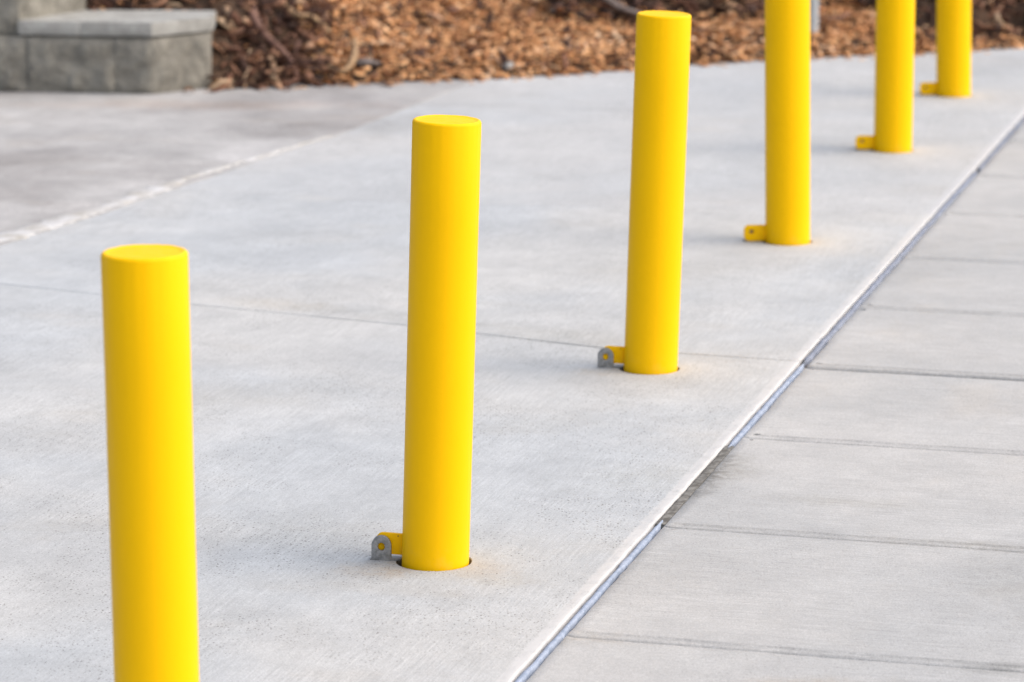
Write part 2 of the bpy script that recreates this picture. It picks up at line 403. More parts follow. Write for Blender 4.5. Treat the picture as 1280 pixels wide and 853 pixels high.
def near_long_joint(p): return abs((p[0] - JK * (p[1] - JY)) * 0.965 + 0.009) < 0.006
G = 0.0035
# slab with the first three bollards
LJ = -0.009
pl1 = [(-9, 0), (jx(0, LJ), 0), (jx(7.354, LJ), 7.354), (0.21, 7.487 - G), (-0.2532, 7.7466), (-0.7432, 7.979), (-1.2255, 8.234), (-9, 12.37)]
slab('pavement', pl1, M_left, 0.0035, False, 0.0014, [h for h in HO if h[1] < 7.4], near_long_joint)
# left border of the middle slabs (the mortar line)
ML = [(-9, -7.30), (-1.2975, 8.745), (-1.0898, 9.2267), (-0.9184, 9.6886), (-0.56, 10.565), (-0.13, 11.86), (0.0, 12.6)]
d0 = 0.0062
pl2 = [(jx(7.354, LJ), 7.354 + d0), (jx(9.215, LJ), 9.215), (0.473, 9.29), (-0.3, 9.40), (-0.95, 9.60),
       (-1.0898, 9.2267), (-1.2975, 8.745), (-1.45, 8.40), (-1.50, 8.383 + d0 * 1.2), (-1.2255, 8.234 + d0), (-0.7432, 7.979 + d0), (-0.2532, 7.7466 + d0), (0.21, 7.487 + d0)]
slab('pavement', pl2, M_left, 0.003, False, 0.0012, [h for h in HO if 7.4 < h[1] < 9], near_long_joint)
d1 = 0.0015
pl3 = [(jx(9.215, LJ), 9.215 + d1), (jx(11.12, LJ), 11.12), (0.7, 11.16), (-0.34, 11.24), (-0.56, 10.565), (-0.9184, 9.6886), (-0.949, 9.60 + d1), (-0.3, 9.40 + d1), (0.473, 9.29 + d1)]
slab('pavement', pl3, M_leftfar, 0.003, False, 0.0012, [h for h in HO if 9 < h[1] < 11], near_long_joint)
pl4 = [(jx(11.12, LJ), 11.12 + d1), (jx(15.5, LJ), 15.5), (0.4, 15.5), (-0.12, 11.90), (-0.338, 11.24 + d1), (0.7, 11.16 + d1)]
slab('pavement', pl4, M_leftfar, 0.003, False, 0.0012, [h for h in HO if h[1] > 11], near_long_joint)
# stained slab by the block wall
pl5 = [(-9, 12.40), (-1.505, 8.392), (-1.46, 8.405), (-1.3015, 8.748), (-1.0940, 9.229), (-0.9225, 9.6905), (-0.5642, 10.567), (-0.3430, 11.245), (-0.1245, 11.90), (0.395, 15.5), (-9, 15.5)]
slab('pavement', pl5, M_stained, 0.004, False, 0.003)
# gutter slabs right of the long joint: cross joints every 0.66 m
ys = [0.63, 1.30, 1.97, 2.64, 3.31, 3.98, 4.645, 5.316, 5.985, 6.662, 7.309, 7.955, 8.585, 9.235, 9.868, 10.52, 11.17, 11.82, 12.48, 13.15, 15.5]
RJ = 0.007
def rj(y): return (jx(y, RJ), y)
XR = 9.0
for i, (a, b) in enumerate(zip(ys[:-1], ys[1:])):
    ga = 0.013 if abs(a - 7.309) < 1e-6 else 0.002
    gb = 0.013 if abs(b - 7.309) < 1e-6 else 0.002
    pa = rj(a + ga); pb = rj(b - gb); k = -0.2735
    poly = [pa, (XR, pa[1] + k * (XR - pa[0])), (XR, pb[1] + k * (XR - pb[0])), pb]
    slab('pavement', poly, M_right, 0.006, True, 0.0022, step=0.02)

# joint fillers (below the surface, seen between the slabs)
def strip(name, pts, w, z, mat, t=0.05, wob=0.0, zw=0.0, step=0.02, kind='structure', crown=0.0, seed=0.0):
    P = [np.array(p, float) for p in pts]; Q = []
    for a, b in zip(P[:-1], P[1:]):
        k = max(1, int(np.linalg.norm(b - a) / step)); Q += [a + (b - a) * j / k for j in range(k)]
    Q.append(P[-1]); Q = np.array(Q)
    T = np.gradient(Q, axis=0); T /= np.linalg.norm(T, axis=1)[:, None]; N = np.stack([T[:, 1], -T[:, 0]], 1)
    s_ = np.arange(len(Q)) * step; ww = np.asarray(w(s_)) if callable(w) else np.full(len(Q), w)
    l = ww / 2 * (1 + 0 * s_) + wob * (vn(s_ * 40, 3.3 + seed) + 0.7 * vn(s_ * 13, 9 + seed)); r = ww / 2 + wob * (vn(s_ * 40, 17.1 + seed) + 0.7 * vn(s_ * 13, 29 + seed))
    l = np.maximum(l, 0.0008); r = np.maximum(r, 0.0008)
    zz = z + zw * vn(s_ * 22, 5 + seed)
    bm = bmesh.new(); rows = []
    for i in range(len(Q)):
        row = []
        for u, dz in ((-1, -t), (-1, -crown), (-0.55, -crown * 0.25), (0, 0), (0.55, -crown * 0.25), (1, -crown), (1, -t)):
            q = Q[i] + N[i] * (u * (l[i] if u < 0 else r[i]))
            row.append(bm.verts.new((q[0], q[1], zz[i] + dz)))
        rows.append(row)
    for a, b in zip(rows[:-1], rows[1:]):
        for j in range(6): bm.faces.new((a[j], a[j + 1], b[j + 1], b[j])).smooth = True
    bm.faces.new(rows[0]); bm.faces.new(rows[-1][::-1])
    o = from_bm(name, bm, mat)
    return tag(o, kind=kind) if kind else o

strip('joint_filler', [(jx(0), 0), (jx(15.4), 15.4)], 0.030, -0.0105, M_dirt)
strip('joint_filler', [(-9, 12.385), (-1.2255, 8.236), (-0.7432, 7.981), (-0.2532, 7.7485), (0.21, 7.489), (jx(7.355, -0.012), 7.3555)], 0.02, -0.0110, M_dirt)
strip('joint_filler', [(jx(9.2155, -0.012), 9.2155), (0.473, 9.291), (-0.3, 9.401), (-0.95, 9.601)], 0.02, -0.0022, M_filler)
strip('joint_filler', [(jx(11.1205, -0.012), 11.1205), (0.7, 11.161), (-0.34, 11.241)], 0.02, -0.0018, M_filler)
for y in ys[1:-1]:
    dk = abs(y - 7.309) < 1e-6
    x0 = jx(y, RJ + 0.004)
    strip('joint_filler', [(x0, y), (XR - 0.05, y - 0.2735 * (XR - 0.05 - x0))], 0.02, -0.03 if dk else -0.0085, M_dirt if dk else M_joint)

strip('joint_filler', [(jx(6.0, 0.001), 6.0), (jx(6.59, 0.001), 6.59)], 0.017, -0.0025, M_grime, 0.03, 0.001, 0.001, 0.008)
# sealant bead in the long joint, in three lengths
def bead(y0, y1, w, z, mat, wob, seed):
    return strip('joint_sealant', [(jx(y0, 0.0012), y0), (jx(y1, 0.0012), y1)],
                 lambda s_: w * np.minimum(1, np.minimum((s_ + 0.004) / 0.05, (s_[-1] - s_ + 0.004) / 0.05)), z, mat, 0.02, wob, 0.0007, 0.008, crown=0.0022, seed=seed)
bead(1.0, 6.02, 0.0095, 0.0006, M_seal, 0.0013, 1)
bead(6.57, 7.335, 0.0105, 0.0006, M_seal, 0.0013, 2)
bead(7.345, 9.96, 0.0135, 0.0004, M_sealold, 0.0020, 3)
bead(9.99, 12.6, 0.011, -0.0006, M_sealold, 0.0030, 4)

# ragged pale mortar squeezed out between the old and the new slab
def bandw(s_):
    # runs from near (wide) to far (narrow)
    w = np.interp(s_, [0, 0.4, 1.1, 1.6, 2.2, 2.6, 3.1, 3.9], [0.100, 0.092, 0.074, 0.040, 0.016, 0.006, 0.003, 0.002])
    return w * (1 + 0.35 * vn(s_ * 7, 50) + 0.2 * vn(s_ * 21, 80))
mo = strip('mortar_seam', [(-1.52, 8.36), (-1.312, 8.83), (-1.102, 9.33), (-0.93, 9.80), (-0.563, 10.61)], bandw, 0.0032, M_mortar, 0.03, 0.014, 0.001, 0.012, crown=0.0050)

# ------------------------------------------------------------------ bollards
def plate_with_hole(w, h, r_top, hole, hz, t, both=False):
    # upright plate in the XZ plane, bottom edge z=0, rounded upper corners, round hole, bevelled arrises
    pts = []
    def arc(cx, cz, r, a0, a1, n=7):
        for i in range(n + 1):
            a = a0 + (a1 - a0) * i / n; pts.append((cx + r * math.cos(a), cz + r * math.sin(a)))
    if both: arc(-w / 2 + r_top, r_top, r_top, math.pi * 1.5, math.pi, 7)
    else: pts.append((-w / 2, 0))
    if both:
        arc(-w / 2 + r_top, h - r_top, r_top, math.pi, math.pi / 2); pts += [(w / 2, h), (w / 2, 0)]
    else:
        arc(-w / 2 + r_top, h - r_top, r_top, math.pi, math.pi / 2); arc(w / 2 - r_top, h - r_top, r_top, math.pi / 2, 0); pts.append((w / 2, 0))
    hx = hole[0]; n = 28
    hp = [(hx + hole[1] * math.cos(2 * math.pi * i / n), hz + hole[1] * math.sin(2 * math.pi * i / n)) for i in range(n)]
    co = [Vector(p) for p in pts + hp]; m_ = len(pts)
    ed = [(i, (i + 1) % m_) for i in range(m_)] + [(m_ + i, m_ + (i + 1) % n) for i in range(n)]
    V, _, F, ov, _, _ = delaunay_2d_cdt(co, ed, [], 0, 1e-9)
    bm = bmesh.new(); vs = [bm.verts.new((v[0], 0, v[1])) for v in V]
    poly = [Vector(p) for p in pts]
    def ins(q):
        c = False
        for a, b in zip(poly, poly[1:] + poly[:1]):
            if (a.y > q.y) != (b.y > q.y) and q.x < (b.x - a.x) * (q.y - a.y) / (b.y - a.y) + a.x: c = not c
        return c
    fs = []
    for f in F:
        c = sum((Vector(V[i]) for i in f), Vector((0, 0))) / 3
        if ins(c) and (c - Vector((hx, hz))).length > hole[1] * 0.98: fs.append(bm.faces.new([vs[i] for i in f]))
    ex = bmesh.ops.extrude_face_region(bm, geom=fs)
    mv = [g for g in ex['geom'] if isinstance(g, bmesh.types.BMVert)]
    bmesh.ops.translate(bm, verts=mv, vec=(0, t, 0))
    bmesh.ops.translate(bm, verts=bm.verts, vec=(0, -t / 2, 0))
    bmesh.ops.recalc_face_normals(bm, faces=bm.faces)
    sharp = [e for e in bm.edges if len(e.link_faces) == 2 and e.calc_face_angle(0) > R(60)]
    bmesh.ops.bevel(bm, geom=sharp, offset=0.0009, segments=2, affect='EDGES', profile=0.5)
    return bm

RAD = 0.05715; HT = 0.7573
def tube_mesh():
    # one lathe: pipe from below ground, weld fillet, flat cap plate slightly dished
    prof = [(RAD, -0.18), (RAD, 0.0), (RAD, 0.2), (RAD, 0.4), (RAD, 0.6), (RAD, HT - 0.0052), (RAD - 0.0004, HT - 0.0034), (RAD - 0.0014, HT - 0.0016),
            (RAD - 0.003, HT - 0.0004), (RAD - 0.0048, HT), (RAD - 0.0068, HT - 0.0004), (RAD - 0.009, HT - 0.0013), (RAD - 0.012, HT - 0.0015), (0.03, HT - 0.0010), (0.012, HT - 0.0006)]
    n = 96; bm = bmesh.new(); rings = []
    for r, z in prof:
        ring = []
        for i in range(n):
            a = 2 * math.pi * i / n
            w = 0.00045 * float(vn(8 * math.cos(a) + 30, 8 * math.sin(a) + 60)) if z > HT - 0.02 else 0.0
            ring.append(bm.verts.new(((r + w) * math.cos(a), (r + w) * math.sin(a), z + w * 0.6)))
        rings.append(ring)
    for a, b in zip(rings[:-1], rings[1:]):
        for i in range(n): bm.faces.new((a[i], a[(i + 1) % n], b[(i + 1) % n], b[i]))
    c = bm.verts.new((0, 0, HT - 0.0006))
    for i in range(n): bm.faces.new((rings[-1][i], rings[-1][(i + 1) % n], c))
    return bm

def make_bollard():
    root = empty('bollard', (0, 0, 0))
    from_bm('post_tube', tube_mesh(), M_yel, root, R(50))
    bm = plate_with_hole(0.062, 0.041, 0.013, (-0.0115, 0.0055), 0.024, 0.0075, True)
    bmesh.ops.translate(bm, verts=bm.verts, vec=(-RAD - 0.024, 0.0, 0.0035))
    # weld bead where the tab meets the pipe
    for sy in (-1, 1):
        prev = None
        for i in range(9):
            z = 0.006 + i * 0.0045; r_ = 0.0022 + 0.0004 * math.sin(i * 2.3); ring = []
            for k in range(6):
                a = k * math.pi / 3; ring.append(bm.verts.new((-RAD - 0.0004 + r_ * math.cos(a), sy * 0.0042 + r_ * math.sin(a), z)))
            if prev:
                for k in range(6): bm.faces.new((prev[k], prev[(k + 1) % 6], ring[(k + 1) % 6], ring[k]))
            prev = ring
    from_bm('lock_tab', bm, M_yel, root, R(35))
    return root

def copy_tree(o, parent=None):
    c = o.copy(); COL.objects.link(c); c.parent = parent
    for ch in list(o.children): copy_tree(ch, c)
    return c

LB = ['yellow steel bollard nearest the camera at the left edge, its foot below the frame',
      'second nearest yellow bollard, leaning right, with a sharp grey lug at its foot',
      'third yellow bollard from the left, leaning right, its top against the bark',
      'yellow bollard standing in front of the pale grey post, fourth from the left',
      'yellow bollard just before the farthest one, fifth from the left',
      'farthest yellow bollard of the row, beside the dark brown mulch, rightmost of the six']
proto = make_bollard()
bm = plate_with_hole(0.052, 0.0365, 0.012, (-0.0065, 0.0048), 0.0130, 0.0075, True)
bmesh.ops.translate(bm, verts=bm.verts, vec=(-RAD - 0.0205, 0.0, 0.0035))
bmesh.ops.recalc_face_normals(bm, faces=bm.faces)
for f in bm.faces: f.smooth = True
for e in bm.edges:
    if len(e.link_faces) == 2 and e.calc_face_angle(0) > R(35): e.smooth = False
short_tab = bpy.data.meshes.new('lock_tab'); bm.to_mesh(short_tab); bm.free(); short_tab.materials.append(M_yel)
TABROT = [0.10, -0.20, -0.16, 0.0, 0.03, 0.0]
for i, (x, y, ln) in enumerate(BOL):
    o = proto if i == 0 else copy_tree(proto)
    o.location = (x, y, 0); o.rotation_euler = (0, R(ln), 0)
    tag(o, LB[i], 'bollard', 'yellow bollards in a row')
    for ch in o.children:
        if ch.name.startswith('lock_tab'):
            ch.rotation_euler = (0, 0, TABROT[i])
            if i in (1, 2): ch.data = short_tab; ch.location = (0, 0, 0.0035)

def sleeve_mesh():
    n = 72; bm = bmesh.new()
    prof = [(0.0655, -0.17), (0.0655, -0.0022), (0.0650, -0.0016), (0.0632, -0.0016), (0.0627, -0.0022), (0.0625, -0.17)]
    rings = [[bm.verts.new((r * math.cos(2 * math.pi * i / n), r * math.sin(2 * math.pi * i / n), z)) for i in range(n)] for r, z in prof]
    for a, b in zip(rings[:-1], rings[1:]):
        for i in range(n): bm.faces.new((a[i], a[(i + 1) % n], b[(i + 1) % n], b[i]))
    v = [bm.verts.new((0.0625 * math.cos(2 * math.pi * i / n), 0.0625 * math.sin(2 * math.pi * i / n), -0.168)) for i in range(n)]
    bm.faces.new(v)
    return bm
def make_sleeve():
    root = empty('ground_sleeve', (0, 0, 0))
    from_bm('sleeve_tube', sleeve_mesh(), M_sleeve, root, R(40))
    bm = plate_with_hole(0.037, 0.044, 0.0182, (0.0, 0.0068), 0.0245, 0.0062)
    from_bm('locking_lug', bm, M_galv, root, R(35))
    # flat foot joining lug and sleeve, turned up into the lug
    bm = bmesh.new()
    bmesh.ops.create_cube(bm, size=1); bmesh.ops.scale(bm, verts=bm.verts, vec=(0.052, 0.020, 0.0035))
    bmesh.ops.bevel(bm, geom=list(bm.edges), offset=0.0010, segments=2, affect='EDGES')
    from_bm('foot_plate', bm, M_galv, root, R(35))
    return root
LS = ['steel ground sleeve under the nearest yellow bollard, below the frame', 'galvanised ground sleeve and round-topped lug at the foot of the second nearest bollard',
      'galvanised ground sleeve and grey lug at the foot of the third bollard from the left', 'ground sleeve around the foot of the bollard by the pale grey post',
      'ground sleeve around the foot of the fifth bollard from the left', 'ground sleeve around the foot of the farthest bollard']
sp = make_sleeve()
for i, (x, y, ln) in enumerate(BOL):
    o = sp if i == 0 else copy_tree(sp)
    o.location = (x - 0.0025, y + 0.002, 0)
    tag(o, LS[i], 'ground sleeve', 'steel ground sleeves of the bollards')
    front = i in (1, 2)
    for ch in o.children:
        if ch.name.startswith('locking_lug'):
            ch.location = (-0.0895 if i == 1 else -0.0932, 0.006, -0.0010) if front else (-0.085, 0.0085, -0.012); ch.rotation_euler = (R(-4), 0, R(-9) if front else 0)
            if not front: ch.scale = (0.92, 1, 1)
        if ch.name.startswith('foot_plate'):
            ch.location = (-0.082, 0.013, 0.0014) if front else (-0.086, 0.012, 0.0012); ch.rotation_euler = (0, 0, R(-6))

# ------------------------------------------------------------------ mulch bed
EX = np.array([-9, -1.2, -0.9665, -0.5423, -0.1096, 0.1657, 0.6215, 1.0314, 1.2984, 1.6769, 1.88, 2.6, 9])
EY = np.array([11.62, 11.66, 11.678, 11.799, 11.922, 12.026, 12.306, 12.484, 12.575, 12.715, 12.809, 13.1, 15.0])
SX = np.array([-9, -0.1, 0.10, 0.17, 0.55, 1.0, 1.22, 1.34, 1.48, 1.6, 9])
SD = np.array([3.0, 2.2, 1.3, 0.62, 0.52, 0.42, 0.72, 0.60, 0.20, 0.03, 0.0])
def edge(x): return np.interp(x, EX, EY)
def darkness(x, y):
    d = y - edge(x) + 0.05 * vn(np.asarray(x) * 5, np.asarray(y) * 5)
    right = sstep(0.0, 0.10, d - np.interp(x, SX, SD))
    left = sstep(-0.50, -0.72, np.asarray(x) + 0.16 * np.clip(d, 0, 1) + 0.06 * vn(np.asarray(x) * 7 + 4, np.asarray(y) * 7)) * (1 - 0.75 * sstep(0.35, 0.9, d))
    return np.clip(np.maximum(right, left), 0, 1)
def height(x, y):
    x = np.asarray(x, float); y = np.asarray(y, float)
    d = np.clip(y - edge(x), 0, None)
    h = 0.13 * d + 0.022 * sstep(0, 0.10, d)
    h = h + sstep(-0.35, -1.05, x) * 0.20 * sstep(0.02, 0.42, d)
    h = h + 0.07 * sstep(-0.02, 0.14, d - np.interp(x, SX, SD)) * sstep(0.1, 0.25, d)
    D = darkness(x, y)
    h = h + (0.014 + 0.030 * D) * vn(x * 6, y * 6) * sstep(0, 0.15, d) + (0.007 + 0.026 * D) * vn(x * 15 + 9, y * 15) * sstep(0, 0.08, d)
    h = np.where(d > 5, h, h)
    return h
xs = np.concatenate([np.arange(-9, -2.4, 0.15), np.arange(-2.4, 3.6, 0.025), np.arange(3.6, 9.01, 0.15)])
ds = np.concatenate([[-0.30, -0.02], np.arange(0, 3.6, 0.025), np.arange(3.6, 14, 0.3)])
XX, DD = np.meshgrid(xs, ds); YY = edge(XX) + DD
ZZ = height(XX, YY) - 0.006; ZZ[0] = -0.06; ZZ[1] = -0.02
nx, ny = len(xs), len(ds)
V = np.stack([XX, YY, ZZ], -1).reshape(-1, 3)
I = np.arange(nx * ny).reshape(ny, nx)
F = np.stack([I[:-1, :-1], I[:-1, 1:], I[1:, 1:], I[1:, :-1]], -1).reshape(-1, 4)
me = bpy.data.meshes.new('planting_bank'); me.from_pydata(V.tolist(), [], F.tolist()); me.update()
tag(link_mesh('planting_bank', me, M_soil), kind='structure')

def in_wall(x, y):   # footprint of the block wall
    u = x + 1.1963; v = y - 11.5603
    return (u < 0.19) & (v < 0.37) & (v > -0.7 * 0.0 + 0.0 * u)

def chips():
    xs_, ys_, kd, sc = [], [], [], []
    def region(n, x0, x1, d0_, d1_, pw=1.0):
        x = rng.uniform(x0, x1, n); d = d0_ + (d1_ - d0_) * rng.random(n) ** pw
        return x, edge(x) + d
    x, y = region(52000, -2.3, 2.9, -0.012, 2.9)
    D = darkness(x, y); keep = ~in_wall(x, y) & (rng.random(len(x)) > 0.62 * D) & (y < 15.6)
    x, y, D = x[keep], y[keep], D[keep]
    s = np.ones(len(x))
    # a sparser, coarser cover beyond what the picture shows
    for rg in ((7000, -6, -2.3, 0.0, 3.5), (7000, 2.9, 6.5, 0.0, 3.5), (7000, -3, 4, 2.9, 7)):
        x2, y2 = region(*rg); k2 = ~in_wall(x2, y2)
        x = np.append(x, x2[k2]); y = np.append(y, y2[k2]); s = np.append(s, np.full(k2.sum(), 2.2))
    # strays on the pavement
    x3 = rng.uniform(-1.0, 1.9, 90); y3 = edge(x3) - 0.02 - np.abs(rng.normal(0, 0.035, 90))
    stray = np.zeros(len(x), bool)
    x = np.append(x, x3); y = np.append(y, y3); s = np.append(s, np.full(90, 0.75)); stray = np.append(stray, np.ones(90, bool))
    D = darkness(x, y); n = len(x)
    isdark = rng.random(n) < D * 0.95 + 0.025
    L = np.where(isdark, rng.uniform(0.03, 0.12, n), rng.uniform(0.014, 0.048, n)) * s
    W = np.where(isdark, rng.uniform(0.009, 0.030, n), rng.uniform(0.006, 0.018, n)) * s
    T = np.where(isdark, 0.0035, 0.0025) * s
    bend = rng.uniform(-0.6, 0.9, n) * np.where(isdark, 1.0, 0.5)
    yaw = rng.uniform(0, 2 * np.pi, n); tl = np.where(isdark, 0.50, 0.32) * np.where(stray, 0.2, 1)
    pitch = rng.normal(0, 1, n) * tl; roll = rng.normal(0, 1, n) * tl
    z = height(x, y) + rng.uniform(0.0, 1, n) ** 1.5 * np.where(isdark, 0.035, 0.018) * np.where(stray, 0, 1) + 0.002
    us = np.array([-0.5, -0.17, 0.17, 0.5]); m_ = len(us)
    P = np.zeros((n, m_ * 4, 3))
    for a, u in enumerate(us):
        ww = 1.0 if abs(u) < 0.3 else 0.0
        wsc = np.where(ww > 0, 1.0, rng.uniform(0.35, 0.95, n))
        zz = -bend * L * (u * u) * 1.1; side = bend * L * 0.35 * np.sin(u * 4) * isdark
        for k, (sy, sz) in enumerate(((-1, -1), (1, -1), (1, 1), (-1, 1))):
            P[:, a * 4 + k, 0] = u * L; P[:, a * 4 + k, 1] = sy * W * 0.5 * wsc + side; P[:, a * 4 + k, 2] = zz + sz * T * 0.5
    cz, sz_ = np.cos(yaw), np.sin(yaw); cp, sp_ = np.cos(pitch), np.sin(pitch); cr, sr = np.cos(roll), np.sin(roll)
    X, Y, Zc = P[..., 0].copy(), P[..., 1].copy(), P[..., 2].copy()
    Y, Zc = Y * cr[:, None] - Zc * sr[:, None], Y * sr[:, None] + Zc * cr[:, None]
    X, Zc = X * cp[:, None] + Zc * sp_[:, None], -X * sp_[:, None] + Zc * cp[:, None]
    X, Y = X * cz[:, None] - Y * sz_[:, None], X * sz_[:, None] + Y * cz[:, None]
    P = np.stack([X + x[:, None], Y + y[:, None], Zc + z[:, None]], -1)
    # nothing sinks below the pavement
    q = []
    for a in range(m_ - 1):
        for k in range(4): q.append((a * 4 + k, a * 4 + (k + 1) % 4, (a + 1) * 4 + (k + 1) % 4, (a + 1) * 4 + k))
    q += [(3, 2, 1, 0), ((m_ - 1) * 4, (m_ - 1) * 4 + 1, (m_ - 1) * 4 + 2, (m_ - 1) * 4 + 3)]
    q = np.array(q); nv = m_ * 4
    Fc = (q[None] + (np.arange(n) * nv)[:, None, None]).reshape(-1, 4)
    me = bpy.data.meshes.new('bark_mulch')
    me.vertices.add(n * nv); me.vertices.foreach_set('co', P.reshape(-1).astype(np.float32))
    me.loops.add(len(Fc) * 4); me.loops.foreach_set('vertex_index', Fc.reshape(-1).astype(np.int32))
    me.polygons.add(len(Fc)); me.polygons.foreach_set('loop_start', (np.arange(len(Fc)) * 4).astype(np.int32))
    me.update(calc_edges=True); me.validate()
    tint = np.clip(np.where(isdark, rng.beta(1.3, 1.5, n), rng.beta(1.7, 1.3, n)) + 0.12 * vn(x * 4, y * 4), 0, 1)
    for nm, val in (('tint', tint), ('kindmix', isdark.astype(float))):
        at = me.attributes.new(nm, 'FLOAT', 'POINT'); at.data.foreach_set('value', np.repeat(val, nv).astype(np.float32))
    return me
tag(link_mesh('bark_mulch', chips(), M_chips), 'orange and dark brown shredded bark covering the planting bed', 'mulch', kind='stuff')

# ------------------------------------------------------------------ loose pieces lying on the mulch
def branch(name, pts, radii, mat, label, cat, seed=0, n=10):
    P = [Vector(p) for p in pts]; Q = []; RR = []
    for i in range(len(P) - 1):   # Catmull-Rom
        p0 = P[max(i - 1, 0)]; p1 = P[i]; p2 = P[i + 1]; p3 = P[min(i + 2, len(P) - 1)]
        for j in range(7):
            t = j / 7; Q.append(0.5 * ((2 * p1) + (p2 - p0) * t + (2 * p0 - 5 * p1 + 4 * p2 - p3) * t * t + (3 * p1 - p0 - 3 * p2 + p3) * t ** 3))
            RR.append(radii[i] * (1 - t) + radii[i + 1] * t)
    Q.append(P[-1]); RR.append(radii[-1])
    bm = bmesh.new(); prev = None; c = sum(Q, Vector()) / len(Q)
    for i, q in enumerate(Q):
        T = (Q[min(i + 1, len(Q) - 1)] - Q[max(i - 1, 0)]).normalized(); U = T.cross(Vector((0, 0.3, 1))).normalized(); W = T.cross(U)
        ring = []
        for k in range(n):
            a = 2 * math.pi * k / n; r = RR[i] * (1 + 0.22 * float(vn(i * 0.7 + seed, k * 0.9)))
            ring.append(bm.verts.new(q + U * math.cos(a) * r + W * math.sin(a) * r * 0.75))
        if prev:
            for k in range(n): bm.faces.new((prev[k], prev[(k + 1) % n], ring[(k + 1) % n], ring[k]))
        else: bm.faces.new(ring)
        prev = ring
    bm.faces.new(prev)
    bmesh.ops.translate(bm, verts=bm.verts, vec=-Vector((c.x, c.y, c.z)))
    o = from_bm(name, bm, mat, None, R(50)); o.location = c
    return tag(o, label, cat)
def gz(x, y, up=0.012): return (x, y, float(height(x, y)) + up)
PIECES = []
branch('wood_stick', [gz(-0.545, 12.12, .02), gz(-0.54, 11.98, .03), gz(-0.545, 11.89, .03), gz(-0.575, 11.83, .025), gz(-0.625, 11.85, .02)], [.007, .012, .013, .012, .006], M_wood1,
       'pale peeled hooked stick at the foot of the mulch, right of the block wall', 'stick', 1)
branch('wood_stick', [gz(-0.80, 12.16, .03), gz(-0.745, 12.09, .03), gz(-0.69, 12.08, .035), gz(-0.63, 12.07, .03)], [.006, .014, .015, .010], M_wood1,
       'short pale stick lying across the dark bark, upper left of the hooked one', 'stick', 4)
branch('root_piece', [gz(-0.888, 12.03, .02), gz(-0.885, 11.99, .03), gz(-0.85, 11.94, .035), gz(-0.77, 11.90, .03), gz(-0.73, 11.82, .025)], [.008, .016, .018, .015, .008], M_wood2,
       'curved reddish brown root in the dark bark beside the block wall', 'root', 9)
branch('fallen_branch', [gz(0.14, 12.74, .03), gz(0.27, 12.78, .045), gz(0.42, 12.76, .045), gz(0.52, 12.74, .03)], [.012, .020, .021, .014], M_wood3,
       'weathered grey branch half buried in mulch left of the third bollard top', 'branch', 13)

def rock(name, loc, r, mat, label, cat, sq=(1, 1, .7), seed=0):
    bm = bmesh.new(); bmesh.ops.create_icosphere(bm, subdivisions=3, radius=r)
    for v in bm.verts:
        k = 1 + 0.22 * float(vn(v.co.x / r * 1.6 + seed, v.co.y / r * 1.6 + v.co.z / r * 2.1 + 8))
        v.co = Vector((v.co.x * k * sq[0], v.co.y * k * sq[1], v.co.z * k * sq[2]))
    o = from_bm(name, bm, mat, None, R(40)); o.location = loc
    return tag(o, label, cat)
rock('stone', gz(-0.015, 12.02, .008), 0.022, M_stone, 'small grey stone at the edge of the light bark near the pavement', 'stone')
rock('stone', gz(-0.50, 11.93, .012), 0.040, M_wood3, 'flat purplish grey stone in the mulch beside the hooked stick', 'stone', (1.3, .8, .45), 5)

def leaf(name, loc, rot, L, W, mat, label, cat):
    bm = bmesh.new(); n = 10; rows = []
    for i in range(n + 1):
        u = i / n; w = W * math.sin(math.pi * u) ** 0.8 * (1 + 0.1 * math.sin(u * 25)) + 0.0006
        rows.append([bm.verts.new(((u - .5) * L, s_ * w, 0.012 * math.sin(u * 3.0) * 0.8 + abs(s_) * w * 0.45)) for s_ in (-1, -.5, 0, .5, 1)])
    for a, b in zip(rows[:-1], rows[1:]):
        for j in range(4): bm.faces.new((a[j], a[j + 1], b[j + 1], b[j]))
    ex = bmesh.ops.extrude_face_region(bm, geom=list(bm.faces))
    bmesh.ops.translate(bm, verts=[g for g in ex['geom'] if isinstance(g, bmesh.types.BMVert)], vec=(0, 0, 0.0012))
    o = from_bm(name, bm, mat, None, R(60)); o.location = loc; o.rotation_euler = rot
    return tag(o, label, cat)
leaf('dry_leaf', (-1.075, 11.575, 0.003), (0.1, 0, 0.3), 0.042, 0.013, M_leaf, 'curled brown dry leaf on the pavement at the wall corner', 'leaf')
leaf('plastic_scrap', gz(1.985, 14.02, .05), (0.9, 0.2, 0.4), 0.06, 0.022, M_teal, 'teal plastic scrap on dark mulch at the upper right corner', 'litter')

